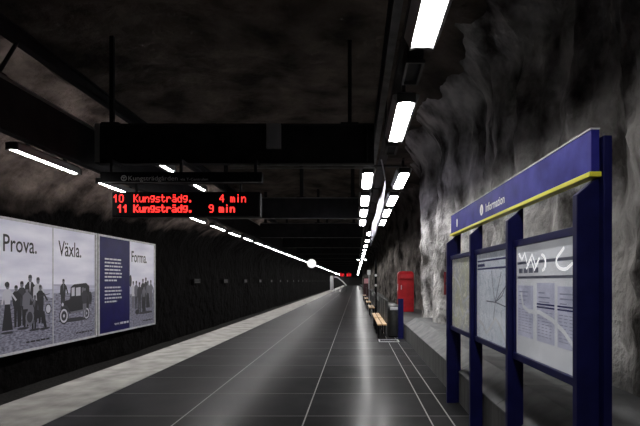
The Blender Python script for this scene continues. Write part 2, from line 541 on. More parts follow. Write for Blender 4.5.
while y < END - 2:
    if 38.5 < y < 41:
        dup(a, (LX, y + 0.6, LZ + 0.30), 'tiny far cross arm carrying the one far pair of lamps')
        for s, nm in ((1, 'rock wall'), (-1, 'track')):
            dup(lp, (LX + 0.32 * s, y, LZ), 'small lamp of the one far pair on the ' + nm + ' side of the rail', 'far paired lamps ' + nm + ' side')
    else:
        if y < 30:
            lab = ORD[i] + ' small lamp on the rail after the paired lamps'; g = 'single lamps after the pairs'
        else:
            lab, g = 'tiny far lamp merging into the bright line above the benches', 'far lamps above the benches'
        dup(lp, (LX, y, LZ), lab, g)
    i += 1
    y += 3.2

# lamps over the track
G2 = 'lamps over the track'
TX, TZ = -4.47, 3.20
lt = make_lamp('track_lamp', 'first slim lit lamp over the track, above the first poster', 'lamp', (TX, 5.86, TZ), 1.32, 0.125, 0.08, G2, M_track, -0.002)
k, y = 1, 7.88
while y < END - 2:
    if k == 1: lab = 'second slim lit lamp over the track, touching the edge of the departure display'
    elif k == 2: lab = 'third slim lamp over the track, hidden behind the departure display'
    elif k < 10: lab = ORD[k - 3] + ' slim lamp over the track counted from below the departure display'
    else: lab = 'tiny far lamp merging into the long bright line over the track'
    dup(lt, (TX, y, TZ), lab, G2 if k < 10 else 'far lamps over the track')
    k += 1
    y += 2.02
tr = obj('lamp_rail', MB().box(-0.05, 0.05, 0, END, 0.30, 0.36), M_steel)
tr.location = (TX, 0, TZ)
tag(tr, 'black rail carrying the slim lamps over the track', 'rail')
# two short lamps seen around the name board
sp_ = make_lamp('spot_lamp', 'short lit lamp glimpsed above the station name board', 'lamp', (-3.5, 8.0, 3.58), 0.6, 0.08, -0.002, 'short lamps behind the display')
sr = obj('lamp_rail', MB().box(-3.53, -3.47, 7.271, 13.43, 3.88, 3.93), M_steel)
tag(sr, 'short black rail carrying two lamps behind the departure display', 'rail')
dup(sp_, (-3.5, 9.8, 3.58), 'short lit lamp glimpsed between name board and red display')

# ------------------------------------------------------------------ departure display
GL = {
 '0': '01110 10001 10001 10001 10001 10001 01110', '1': '00100 01100 10100 00100 00100 00100 00100',
 '4': '00010 00110 01010 10010 11111 00010 00010', '9': '01110 10001 10001 01111 00001 00001 01110',
 'K': '10001 10010 10100 11000 10100 10010 10001', 'u': '00000 00000 10001 10001 10001 10011 01101',
 'n': '00000 00000 10110 11001 10001 10001 10001', 'g': '00000 01111 10001 10001 01111 00001 01110',
 's': '00000 00000 01111 10000 01110 00001 11110', 't': '01000 01000 11110 01000 01000 01001 00110',
 'r': '00000 00000 10110 11001 10000 10000 10000', 'ä': '01010 00000 01110 00001 01111 10001 01111',
 'd': '00001 00001 01101 10011 10001 10001 01111', '.': '00000 00000 00000 00000 00000 01100 01100',
 'm': '00000 00000 11010 10101 10101 10101 10101', 'i': '00100 00000 00100 00100 00100 00100 00100'}


def led(s, x, z, px, pz, fat=0.0):
    mb = MB()
    for c in s:
        if c in GL:
            for r, row in enumerate(GL[c].split()):
                for q, b in enumerate(row):
                    if b == '1':
                        cx, cz = x + q * px, z + (6 - r) * pz
                        mb.box(cx - px * (.50 + fat), cx + px * (.50 + fat), -0.006, 0.0, cz - pz * .45, cz + pz * .45)
        x += px * 6
    return mb


DY = 6.85
px = DY / 450.0                      # metres that one picture pixel spans at the display
X = lambda u: (u - 356) * px
dd = thing('departure_display', 'black hanging display with two rows of red train times', 'display', (0, DY, 2.48))
obj('case', MB().box(X(112), X(260), 0, 0.16, 0.0, 0.375), M_black, dd, 0.01)
obj('screen', MB().box(X(113.5), X(258.5), -0.006, 0.0, 0.015, 0.36), mat('dark_screen', (0.006, 0.005, 0.006), 0.3, 0, 0.3), dd)
for nm, s, u, z, fat in (('line_number', '10', 114.4, 0.225, 0), ('destination', 'Kungsträdg.', 134.4, 0.225, 0), ('minutes', '4', 220.3, 0.225, 0), ('minutes', 'min', 231, 0.225, 0),
                         ('line_number', '11', 118.6, 0.07, .25), ('destination', 'Kungsträdg.', 134.4, 0.07, .3), ('minutes', '9', 209.6, 0.07, .15), ('minutes', 'min', 219.8, 0.07, .3)):
    obj(nm, led(s, X(u), z, 0.01385, 0.0172, fat), M_led, dd, M=Matrix.Translation((0, -0.006, 0)))
for u in (135, 240):
    obj('hanger', MB().box(X(u) - 0.015, X(u) + 0.015, 0.04, 0.07, 0.375, 0.51), M_steel, dd)
nb = thing('name_board', 'dim dark station name board hanging above the red display', 'sign', (0, DY, 2.99))
obj('board', MB().box(X(100), X(262), 0, 0.10, 0.0, 0.17), M_black, nb, 0.008)
obj('lower_rim', MB().box(X(100), X(262), -0.012, 0.0, 0.0, 0.016), M_flange, nb)
obj('station_name', text_mb('Kungsträdgården', 0.073, 0.75), M_board, nb, M=frame((X(128.5), -0.004, 0.04), (1, 0, 0), (0, 0, 1)))
obj('direction_text', text_mb('via T-Centralen', 0.04, 0.42), M_board, nb, M=frame((X(180.5), -0.004, 0.04), (1, 0, 0), (0, 0, 1)))
ring = MB()
n = 24
for i in range(n):
    a, b = 2 * PI * i / n, 2 * PI * (i + 1) / n
    ring.add([(r * math.cos(t), r * math.sin(t), 0) for r, t in ((0.032, a), (0.045, a), (0.045, b), (0.032, b))], [(0, 1, 2, 3)])
ring.add([(-0.024, 0.008, 0), (0.024, 0.008, 0), (0.024, 0.02, 0), (-0.024, 0.02, 0), (-0.006, -0.024, 0), (0.006, -0.024, 0), (0.006, 0.008, 0), (-0.006, 0.008, 0)], [(0, 1, 2, 3), (4, 5, 6, 7)])
obj('round_emblem', ring, M_board, nb, M=frame((X(124), -0.004, 0.075), (1, 0, 0), (0, 0, 1)))
for u in (110, 180, 255):
    obj('hanger', MB().box(X(u) - 0.02, X(u) + 0.02, 0.03, 0.07, 0.17, 0.376).box(X(u) - 0.02, X(u) + 0.02, 0.07, 0.36, 0.34, 0.376), M_steel, nb)

# ------------------------------------------------------------------ posters across the track
WX = -8.2
def pmat(name, c0, c1, scale, st=(1, 1, 1)): return noisy(name, c0, c1, scale, 0.45, 6, 0.35, stretch=st)
P_sky = pmat('printed_overcast_sky', (0.66, 0.66, 0.80), (0.88, 0.88, 0.98), 0.9, (1, 0.6, 2.2))
P_sand = pmat('printed_grey_sand', (0.11, 0.11, 0.15), (0.34, 0.34, 0.43), 9, (1, 1, 3))
P_sea = pmat('printed_pale_sea', (0.42, 0.42, 0.54), (0.6, 0.6, 0.73), 2, (1, .5, 6))
P_dark = mat('printed_black', (0.015, 0.015, 0.02), 0.5)
P_mid = mat('printed_dark_grey', (0.035, 0.035, 0.045), 0.5)
P_grey = mat('printed_grey', (0.15, 0.15, 0.18), 0.5)
P_pale = mat('printed_pale_grey', (0.55, 0.55, 0.62), 0.5)
P_blue = noisy('printed_deep_blue', (0.008, 0.006, 0.066), (0.011, 0.009, 0.09), 3, 0.5, spec=0.2)
PM = [P_dark, P_mid, P_grey, P_pale]
DK, MD, GR, PL = 0, 1, 2, 3


class Pic(MB):
    """flat printed figures on a poster: u along the wall, v up; every shape a hair above the one before"""
    def __init__(s):
        super().__init__(); s.n = 0
    def poly(s, pts, m):
        s.n += 1
        return s.add([(u, v, s.n * 0.00012) for u, v in pts], [tuple(range(len(pts)))], m)
    def ell(s, u, v, a, b, m, n=18, t0=0):
        return s.poly([(u + a * math.cos(2 * PI * i / n), v + b * math.sin(2 * PI * i / n)) for i in range(n)], m)
    def line(s, a, b, w, m):
        d = Vector((b[0] - a[0], b[1] - a[1])); p = Vector((-d.y, d.x)).normalized() * w / 2
        return s.poly([(a[0] + p.x, a[1] + p.y), (a[0] - p.x, a[1] - p.y), (b[0] - p.x, b[1] - p.y), (b[0] + p.x, b[1] + p.y)], m)
    def man(s, u, b, h, coat=DK, leg=DK, lean=0.0, shirt=None, arm=0.0, cap=True):
        w = h * 0.115
        s.poly([(u - w * .75, b), (u - w * .15, b), (u, b + h * .42), (u + w * .15, b), (u + w * .75, b), (u + w * .85, b + h * .5), (u - w * .85, b + h * .5)], leg)
        s.poly([(u - w * .85, b + h * .44), (u + w * .85, b + h * .44), (u + w * 1.15 + lean, b + h * .78), (u + w * .5 + lean, b + h * .855), (u - w * .5 + lean, b + h * .855), (u - w * 1.15 + lean, b + h * .78)], coat)
        s.line((u + w + lean, b + h * .78), (u + w * 1.5 + arm, b + h * (.5 + abs(arm))), w * .5, coat)
        s.line((u - w + lean, b + h * .78), (u - w * 1.25 + arm * .5, b + h * .52), w * .5, coat)
        if shirt is not None:
            s.poly([(u - w * .25 + lean, b + h * .85), (u + w * .25 + lean, b + h * .85), (u + lean * .7, b + h * .62)], shirt)
        s.ell(u + lean, b + h * .915, h * .052, h * .068, GR)
        s.poly([(u + lean - h * .056, b + h * .93), (u + lean + h * .056, b + h * .93), (u + lean + h * .045, b + h * .985), (u + lean, b + h * 1.0), (u + lean - h * .045, b + h * .985)], DK if cap else MD)
        return s
    def woman(s, u, b, h, blouse=PL, skirt=DK, arm=0.12):
        w = h * .105
        s.poly([(u - w * 1.35, b + h * .03), (u + w * 1.35, b + h * .03), (u + w * .6, b + h * .56), (u - w * .6, b + h * .56)], skirt)
        s.poly([(u - w * .62, b + h * .55), (u + w * .62, b + h * .55), (u + w * 1.0, b + h * .8), (u + w * .4, b + h * .86), (u - w * .4, b + h * .86), (u - w * 1.0, b + h * .8)], blouse)
        s.line((u - w * .9, b + h * .8), (u - w * 1.3, b + h * .55), w * .42, blouse)
        s.line((u + w * .85, b + h * .78), (u + w * .9 + arm, b + h * .62), w * .42, blouse)
        s.ell(u, b + h * .915, h * .05, h * .065, GR)
        s.ell(u - h * .01, b + h * .945, h * .062, h * .055, DK)
        return s


def board(name, label, y0, y1, z0, z1):
    t = thing(name, label, 'billboard', (WX, y0, z0), 0, 'billboards across the track')
    W, H = y1 - y0, z1 - z0
    # poster plane: local u -> +y, v -> +z, normal -> +x
    obj('back_board', MB().box(-0.09, -0.012, 0, W, 0, H), M_black, t)
    fr = MB()
    for a in ((0, W, -0.04, 0.02), (0, W, H - 0.02, H + 0.04)): fr.box(-0.09, 0.03, a[0], a[1], a[2], a[3])
    for a in ((-0.04, 0.03), (W - 0.03, W + 0.04)): fr.box(-0.09, 0.03, a[0], a[1], -0.04, H + 0.04)
    obj('frame', fr, M_silver, t, 0.004)
    return t, W, H


def pf(u, v, d=0.0): return frame((d, u, v), (0, 1, 0), (0, 0, 1))


def sheet(t, name, u0, u1, H, ground, label):
    """sky over sand"""
    o = obj(name, MB().box(-0.012, 0.0, u0 + 0.012, u1 - 0.012, 0, H), P_sky, t)
    o['label'] = label
    n = 24
    g = Pic()
    top = [(u0 + .012 + (u1 - u0 - .024) * i / n, ground + 0.05 * noise.noise(Vector((i * .4, u0, 2)))) for i in range(n + 1)]
    g.poly([(u0 + .012, ground + .25), (u0 + .012, ground - .1), (u1 - .012, ground - .1), (u1 - .012, ground + .22)], 0)
    g.poly(top + [(u1 - .012, 0.02), (u0 + .012, 0.02)], 1)
    obj('printed_beach', g, [P_sea, P_sand], o, M=pf(0, 0, 0.001))
    return o


def small_print(parent, u, v, w, cap, matl, seed, weight=0.6):
    """a line of print too small to read: word-length strokes"""
    rnd = random.Random(seed)
    mb = MB(); x = u
    while x < u + w - 0.02:
        l = rnd.uniform(0.05, 0.16) * (cap / 0.045)
        l = min(l, u + w - x)
        mb.add([(x, v, 0), (x + l, v, 0), (x + l, v + cap * weight, 0), (x, v + cap * weight, 0)], [(0, 1, 2, 3)])
        x += l + 0.4 * cap
    return mb


bA, W, H = board('billboard', 'billboard with two old beach photographs reading Prova and Växla', 10.18, 14.16, -0.22, 2.96)
half = W / 2
s1 = sheet(bA, 'poster', 0.03, half, H, 1.28, 'poster reading Prova with a group of musicians on a beach')
obj('headline', text_mb('Prova.', 0.42, 1.10, 0.008), P_dark, s1, M=pf(0.27, 2.42, 0.006))
p = Pic()
p.man(0.86, 0.62, 1.10, MD, DK); p.man(1.12, 0.66, 1.22, DK, DK, 0.02, PL, 0.05, False); p.man(1.42, 0.66, 1.16, PL, MD, 0.0, None, 0.04, False)
p.man(0.70, 0.60, 1.02, DK, DK, -.03, None, 0.1); p.man(1.0, 0.58, 1.0, GR, DK, .03, None, .08)
p.woman(0.40, 0.52, 1.18, PL, DK, 0.16)
p.man(1.27, 0.50, 0.86, DK, DK, .03, GR, 0.1, False)                # seated cellist group
p.poly([(1.13, 0.95), (1.5, 0.98), (1.66, 0.92), (1.74, 0.5), (1.66, 0.48), (1.54, 0.78), (1.25, 0.72)], DK)
p.man(1.52, 0.62, 1.0, DK, DK, -.02, None, 0.08, False)
p.line((1.45, 1.32), (1.85, 1.38), 0.02, MD)
p.poly([(1.30, 1.35), (1.33, 1.36), (1.20, 0.98), (1.17, 0.99)], GR)  # cello neck
p.ell(1.12, 0.80, 0.15, 0.20, GR); p.ell(1.16, 0.98, 0.11, 0.14, GR); p.ell(1.12, 0.81, 0.10, 0.14, MD)
p.ell(1.80, 0.98, 0.12, 0.14, MD); p.ell(1.80, 0.98, 0.09, 0.11, PL)
for (u, v) in ((0.4, .5), (0.9, .55), (1.3, .48), (1.66, .47)): p.ell(u, v, 0.2, 0.03, MD)
obj('printed_musicians', p, PM, s1, M=pf(0, 0, 0.002))
obj('web_address', small_print(s1, 1.0, 0.17, 0.85, 0.07, P_dark, 3), P_dark, s1, M=pf(0, 0, 0.006))

s2 = sheet(bA, 'poster', half, W - 0.03, H, 1.38, 'poster reading Växla with a vintage car on a beach')
obj('headline', text_mb('Växla.', 0.44, 1.03, 0.008), P_dark, s2, M=pf(half + 0.22, 2.42, 0.006))
p = Pic()
b0 = half
p.ell(b0 + 0.95, 0.60, 0.72, 0.06, MD)
p.man(b0 + 0.42, 0.86, 0.92, DK, DK, .02, GR, .05)
# open tourer: body, hood, roof, windows, running board, wings, wheels
p.poly([(b0 + .78, .82), (b0 + 1.62, .86), (b0 + 1.68, 1.2), (b0 + 1.66, 1.56), (b0 + 1.5, 1.66), (b0 + .9, 1.62), (b0 + .76, 1.54), (b0 + .72, 1.2)], DK)
p.poly([(b0 + .40, .86), (b0 + .80, .84), (b0 + .80, 1.20), (b0 + .46, 1.16), (b0 + .38, 1.06)], DK)
for a, c in ((.80, .94), (1.0, 1.22), (1.28, 1.48)):
    p.poly([(b0 + a, 1.28), (b0 + c, 1.29), (b0 + c, 1.54), (b0 + a, 1.52)], PL if a < 1.2 else GR)
p.line((b0 + .70, .80), (b0 + 1.40, .84), 0.06, GR)
p.poly([(b0 + .30, .92), (b0 + .42, 1.04), (b0 + .60, 1.02), (b0 + .76, .82), (b0 + .72, .76), (b0 + .58, .94), (b0 + .42, .96)], MD)
for u, r in ((.46, .205), (1.52, .17)):
    p.ell(b0 + u, .74, r, r * 1.15, DK); p.ell(b0 + u, .74, r * .82, r * .95, PL); p.ell(b0 + u, .74, r * .58, r * .68, MD); p.ell(b0 + u, .74, r * .2, r * .23, PL)
p.ell(b0 + 1.70, 1.2, .10, .2, MD); p.ell(b0 + 1.70, 1.2, .06, .13, DK)
p.ell(b0 + .40, 1.06, .045, .05, PL)
p.man(b0 + 1.42, 0.62, 0.95, MD, GR, 0, None, .06)
obj('printed_car', p, PM, s2, M=pf(0, 0, 0.002))
obj('web_address', small_print(s2, half + 1.0, 0.17, 0.8, 0.07, P_dark, 4), P_dark, s2, M=pf(0, 0, 0.006))
obj('divider', MB().box(-0.012, 0.012, half - 0.012, half + 0.012, 0, H), M_silver, bA)

bB, W, H = board('billboard', 'billboard with blue text panel and photograph reading Forma', 14.32, 18.30, -0.22, 2.96)
half = W / 2
s3 = obj('poster', MB().box(-0.012, 0.0, 0.03, half, 0, H), P_blue, bB)
s3['label'] = 'deep blue poster half with white text'
for rng in (range(0, 7), range(8, 13)):
    bl = MB()
    for i in rng:
        wid = 1.15 * (0.86 + 0.14 * random.random()) if i not in (6, 12) else 0.75
        q = small_print(s3, 0.36, 2.42 - i * 0.118, wid, 0.075, M_white, 20 + i, 0.7)
        bl.add(q.v, q.f)
    obj('text_block', bl, P_pale, s3, M=pf(0, 0, 0.004))
obj('web_address', text_mb('www.', 0.10, 0.34, 0.02), P_pale, s3, M=pf(0.95, 0.22, 0.004))
obj('web_address', small_print(s3, 1.32, 0.22, 0.58, 0.09, M_white, 9, 0.8), P_pale, s3, M=pf(0, 0, 0.004))
s4 = sheet(bB, 'poster', half, W - 0.03, H, 1.25, 'poster reading Forma with people standing on a beach')
obj('headline', text_mb('Forma.', 0.42, 1.20, 0.008), P_dark, s4, M=pf(half + 0.12, 2.42, 0.006))
p = Pic()
for u, b, h, c, l, kind in ((.25, .72, 1.0, PL, GR, 0), (.48, .68, 1.05, GR, MD, 0), (1.0, .66, 1.15, DK, DK, 0), (1.24, .68, 1.18, MD, MD, 0), (1.42, .64, 1.1, DK, DK, 1), (1.66, .66, 1.1, GR, GR, 0), (.72, .48, 1.2, MD, MD, 0), (1.08, .5, 1.1, DK, DK, 1)):
    if kind: p.woman(half + u, b, h, GR, l)
    else: p.man(half + u, b, h, c, l, 0, None, .06)
p.ell(half + .55, .56, .16, .1, DK); p.ell(half + 1.2, .5, .6, .05, MD)
p.ell(half + .04, 1.72, .09, .22, MD)
obj('printed_people', p, PM, s4, M=pf(0, 0, 0.002))
obj('web_address', small_print(s4, half + 1.0, 0.17, 0.8, 0.07, P_dark, 5), P_dark, s4, M=pf(0, 0, 0.006))

# small name plates along the dark wall across the track
sg = None
for i in range(20):
    y = 23.0 + 5.15 * i
    lab = ORD[i] + ' small pale plate on the dark wall beyond the billboards' if i < 6 else 'tiny far pale plate on the dark wall across the track'
    g = 'plates on the dark wall'
    if sg is None:
        sg = thing('wall_plate', lab, 'sign', (-8.27, y, 1.38), 0, g)
        obj('plate', MB().box(-0.05, 0.0, 0, 0.95, 0, 0.24), M_black, sg)
        obj('line', MB().box(0.0, 0.004, 0.08, 0.85, 0.03, 0.09), M_dim, sg)
        obj('line', MB().box(0.0, 0.004, 0.08, 0.75, 0.14, 0.20), M_dim, sg)
    else:
        dup(sg, (-8.27, y, 1.38), lab, g if i < 6 else 'far plates on the dark wall')

# ------------------------------------------------------------------ information board
ib = thing('information_board', 'blue information board with yellow trim and three framed notices', 'notice board', (1.188, 2.419, 0), math.radians(1.27))
SPN = 1.037
PX = 0.060                          # plane of the notices
for i in range(4):
    y = SPN * i
    obj('post', MB().prism([(0, 0), (0.123, 0), (0.123, 2.06), (0.115, 2.06), (0, 1.965)], 'y', y - 0.0, y + 0.05), M_blue, ib, 0.004)
for y in (-0.03, 3 * SPN + 0.02):
    obj('rear_post', MB().box(0.128, 0.175, y, y + 0.06, 0, 2.275), M_blue, ib, 0.003)
obj('sign_fascia', MB().box(0.07, 0.116, -0.012, 3 * SPN + 0.09, 2.085, 2.312), M_fascia, ib, 0.003)
obj('top_edge', MB().box(0.066, 0.118, -0.014, 3 * SPN + 0.092, 2.312, 2.320), M_silver, ib)
obj('yellow_trim', MB().box(0.058, 0.124, -0.02, 3 * SPN + 0.10, 2.058, 2.085), M_yellow, ib, 0.003)['label'] = 'yellow strip under the sign'


def bf(y, z, d=0.0): return frame((PX - d, y, z), (0, -1, 0), (0, 0, 1))     # text runs towards us; normal faces the platform
def ff(y, z): return frame((0.0685, y, z), (0, -1, 0), (0, 0, 1))


obj('lettering', text_mb('Information', 0.078, 0.50, 0.012), M_white, ib, M=ff(1.80, 2.148))
def ibadge(y, z, a, b):
    mb = MB(); n = 20
    mb.add([(a * math.cos(2 * PI * i / n), b * math.sin(2 * PI * i / n), 0) for i in range(n)], [tuple(range(n))])
    q = text_mb('i', b * 1.1, None, 0.02, m=1)
    mb.add([(x - b * .10, yy - b * .55, 0.0006) for x, yy, _ in q.v], q.f, 1)
    return obj('information_symbol', mb, [M_white, M_blue], ib, M=ff(y, z))
ibadge(1.93, 2.186, 0.054, 0.054)
ibadge(2.89, 2.186, 0.03, 0.05)

P_page = noisy('pale_paper', (0.74, 0.75, 0.78), (0.84, 0.85, 0.88), 3, 0.6)
P_page2 = noisy('blue_grey_paper', (0.34, 0.35, 0.45), (0.46, 0.47, 0.58), 6, 0.6)
P_faint = mat('faint_print', (0.24, 0.25, 0.34), 0.5, emit=(0.24, 0.25, 0.34), es=0.30)
P_bluebar = mat('printed_blue', (0.03, 0.035, 0.18), 0.5)
P_greyline = mat('printed_grey_line', (0.16, 0.17, 0.24), 0.5)


def map_material(name, base, lines, blot):
    m = noisy(name, base, blot, 7, 0.6, 6)
    b = m.node_tree.nodes['Principled BSDF']
    src = b.inputs['Base Color'].links[0].from_socket
    tc = N(m, 'ShaderNodeTexCoord')
    vo = N(m, 'ShaderNodeTexVoronoi', feature='DISTANCE_TO_EDGE')
    vo.inputs['Scale'].default_value = 9
    nz = N(m, 'ShaderNodeTexNoise'); nz.inputs['Scale'].default_value = 6
    L(m, tc.outputs['Object'], nz.inputs['Vector'])
    ad = N(m, 'ShaderNodeMix', data_type='VECTOR'); ad.inputs[0].default_value = 0.25
    L(m, tc.outputs['Object'], ad.inputs[4]); L(m, nz.outputs['Color'], ad.inputs[5])
    L(m, ad.outputs[1], vo.inputs['Vector'])
    mx = N(m, 'ShaderNodeMix', data_type='RGBA')
    L(m, math_n(m, 'LESS_THAN', vo.outputs['Distance'], 0.035), mx.inputs[0])
    L(m, src, mx.inputs[6]); mx.inputs[7].default_value = (*lines, 1)
    L(m, mx.outputs[2], b.inputs['Base Color'])
    return m


P_map1 = map_material('printed_street_map', (0.52, 0.52, 0.38), (0.7, 0.7, 0.62), (0.44, 0.45, 0.47))
P_map2 = map_material('printed_line_map', (0.58, 0.63, 0.70), (0.50, 0.55, 0.63), (0.68, 0.71, 0.78))
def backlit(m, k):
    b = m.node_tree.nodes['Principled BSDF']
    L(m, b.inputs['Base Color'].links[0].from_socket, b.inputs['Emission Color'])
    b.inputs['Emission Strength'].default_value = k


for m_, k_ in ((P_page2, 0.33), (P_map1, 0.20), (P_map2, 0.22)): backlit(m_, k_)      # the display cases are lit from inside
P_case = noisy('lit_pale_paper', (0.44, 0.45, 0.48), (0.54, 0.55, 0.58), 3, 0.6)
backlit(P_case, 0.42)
P_scrawl = noisy('glowing_white_scrawl', (0.88, 0.88, 0.9), (0.95, 0.95, 0.95), 3, 0.6)
backlit(P_scrawl, 0.65)  # scrawl given a glow of its own to outshine the page
M_glass = bpy.data.materials.new('clear_glass'); M_glass.use_nodes = True
nt = M_glass.node_tree; nt.nodes.clear()
_o = nt.nodes.new('ShaderNodeOutputMaterial'); _t = nt.nodes.new('ShaderNodeBsdfTransparent'); _g = nt.nodes.new('ShaderNodeBsdfGlossy'); _m = nt.nodes.new('ShaderNodeMixShader'); _f = nt.nodes.new('ShaderNodeFresnel')
_lw = nt.nodes.new('ShaderNodeLayerWeight'); _p = nt.nodes.new('ShaderNodeMath'); _q = nt.nodes.new('ShaderNodeMath')
nt.nodes.remove(_f)
_g.inputs['Roughness'].default_value = 0.08
_lw.inputs['Blend'].default_value = 0.5
_p.operation = 'POWER'; _p.inputs[1].default_value = 5.0
_q.operation = 'MULTIPLY_ADD'; _q.inputs[1].default_value = 0.5; _q.inputs[2].default_value = 0.02
nt.links.new(_lw.outputs['Facing'], _p.inputs[0]); nt.links.new(_p.outputs[0], _q.inputs[0]); nt.links.new(_q.outputs[0], _m.inputs[0])
nt.links.new(_t.outputs[0], _m.inputs[1]); nt.links.new(_g.outputs[0], _m.inputs[2]); nt.links.new(_m.outputs[0], _o.inputs[0])


def rect(mb, x0, x1, z0, z1, d=0.0, m=0):
    return mb.add([(x0, z0, d), (x1, z0, d), (x1, z1, d), (x0, z1, d)], [(0, 1, 2, 3)], m)


def stroke(pts, wdt, d=0.0):
    """a flat ribbon along 2-D points"""
    mb = MB(); q = [Vector(p) for p in pts]; L_, R_ = [], []
    for i, p in enumerate(q):
        dd_ = (q[min(i + 1, len(q) - 1)] - q[max(i - 1, 0)]).normalized(); nn = Vector((-dd_.y, dd_.x)) * wdt / 2
        L_.append(p + nn); R_.append(p - nn)
    n = len(q)
    mb.add([(v.x, v.y, d) for v in L_ + R_], [(i + n, i + 1 + n, i + 1, i) for i in range(n - 1)])
    return mb


def arc(cx, cy, a, b, t0, t1, n=14): return [(cx + a * math.cos(math.radians(t0 + (t1 - t0) * i / n)), cy + b * math.sin(math.radians(t0 + (t1 - t0) * i / n))) for i in range(n + 1)]


Z0, Z1 = 0.955, 1.757
for i, (nm, pm) in enumerate((('timetable_notice', P_case), ('line_map_notice', P_map2), ('street_map_notice', P_map1))):
    ya, yb_ = SPN * i + 0.05, SPN * (i + 1)        # near and far end of this bay
    w_ = yb_ - ya
    fr = MB()
    fr.box(PX - 0.022, PX + 0.05, ya, yb_, Z1, Z1 + 0.05).box(PX - 0.022, PX + 0.05, ya, yb_, Z0 - 0.05, Z0)
    fr.box(PX - 0.022, PX + 0.05, ya, ya + 0.025, Z0, Z1).box(PX - 0.022, PX + 0.05, yb_ - 0.025, yb_, Z0, Z1)
    f = obj('display_frame', fr, M_blue, ib, 0.004)
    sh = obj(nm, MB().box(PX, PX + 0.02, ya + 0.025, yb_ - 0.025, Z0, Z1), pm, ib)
    sh['label'] = ('pale notice with three timetables and white scrawl', 'pale blue line map under a two line header', 'yellowish street map')[i]
    M = bf(yb_ - 0.025, Z0, 0.0015)                # x runs from the far end towards us
    ww, hh = w_ - 0.05, Z1 - Z0
    if i == 0:
        mb = MB()
        rect(mb, 0.02, ww - 0.01, hh - 0.135, hh - 0.115); rect(mb, 0.02, ww - 0.01, hh - 0.24, hh - 0.222)
        obj('header_lines', mb, P_greyline, sh, M=M)
        mb = MB()
        for a in range(4): rect(mb, 0.05 + a * 0.09, 0.05 + a * 0.09 + 0.07, hh - 0.20, hh - 0.165)
        obj('header_print', mb, P_greyline, sh, M=M)
        sheets = ((0.03, 0.31, 0.0), (0.37, 0.63, 0.02), (0.67, 0.96, 0.0))
        for q, (a, c, dz) in enumerate(sheets):
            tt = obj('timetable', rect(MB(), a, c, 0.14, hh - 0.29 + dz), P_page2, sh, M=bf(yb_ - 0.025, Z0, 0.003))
            mb = MB()
            if q:
                rect(mb, a, c, 0.385, 0.395); rect(mb, a, c, 0.365, 0.375)
                obj('blue_bars', mb, P_bluebar, tt, M=bf(yb_ - 0.025, Z0, 0.004))
            mb = MB(); rnd = random.Random(q)
            for r in range(4): rect(mb, a + 0.03, a + 0.03 + rnd.uniform(.08, .18), hh - 0.34 - r * 0.03, hh - 0.332 - r * 0.03)
            for r in range(9):
                for c_ in range(4):
                    x = a + 0.02 + c_ * (c - a - 0.03) / 4
                    rect(mb, x, x + rnd.uniform(.3, .8) * (c - a) / 4, 0.335 - r * 0.02, 0.34 - r * 0.02)
            obj('printed_rows', mb, P_faint, tt, M=bf(yb_ - 0.025, Z0, 0.004))
        mb = MB()
        for s_ in ([(.06, .75), (.12, .70), (.17, .75), (.22, .66), (.30, .73), (.36, .65), (.42, .70)], [(.20, .63), (.28, .70), (.34, .62), (.40, .68)], arc(.44, .665, .07, .055, 80, -70), [(.76, .745)] + arc(.76, .665, .10, .05, 130, 290) + [(.92, .67), (.975, .71)], [(.93, .775), (.965, .765), (.975, .735)]):
            q = stroke(s_, 0.017, 0.0); mb.add(q.v, q.f)
        obj('white_scrawl', mb, P_scrawl, sh, M=bf(yb_ - 0.025, Z0, 0.0065))['label'] = 'white scrawled strokes'
        q = stroke([(.10, .46), (.14, .36), (.24, .33), (.42, .335), (.60, .30), (.76, .24), (.92, .14)], 0.03)
        obj('pale_scratch', q, P_case, sh, M=bf(yb_ - 0.025, Z0, 0.0055))
    elif i == 1:
        mb = MB()
        rect(mb, 0.02, ww - 0.02, hh - 0.075, hh - 0.06); rect(mb, 0.02, ww - 0.02, hh - 0.15, hh - 0.135)
        rect(mb, 0.03, 0.25, hh - 0.122, hh - 0.095)
        obj('header_lines', mb, P_bluebar, sh, M=M)
        mb = MB()
        for s_ in ([(.08, .16), (.2, .13), (.3, .06), (.42, .13), (.55, .22), (.66, .17), (.8, .05)], ):
            q = stroke(s_, 0.03); mb.add(q.v, q.f)
        obj('pale_scratch', mb, P_case, sh, M=M)
        mb = MB()
        for s_ in ([(.45, .64), (.5, .45), (.55, .36), (.85, .33)], [(.7, .62), (.6, .45), (.55, .36), (.5, .2)], [(.3, .36), (.55, .36), (.8, .5)], [(.9, .6), (.72, .42), (.55, .36)]):
            q = stroke(s_, 0.010); mb.add(q.v, q.f)
        obj('route_lines', mb, P_greyline, sh, M=M)
    else:
        mb = MB()
        for s_ in ([(.05, .2), (.2, .12), (.3, .28), (.5, .12), (.7, .24), (.95, .1)], [(.1, .62), (.35, .5), (.5, .3), (.9, .44)]):
            q = stroke(s_, 0.03); mb.add(q.v, q.f)
        obj('pale_river', mb, P_case, sh, M=M)
    obj('glass_pane', MB().box(PX - 0.012, PX - 0.009, ya + 0.025, yb_ - 0.025, Z0, Z1), M_glass, f)

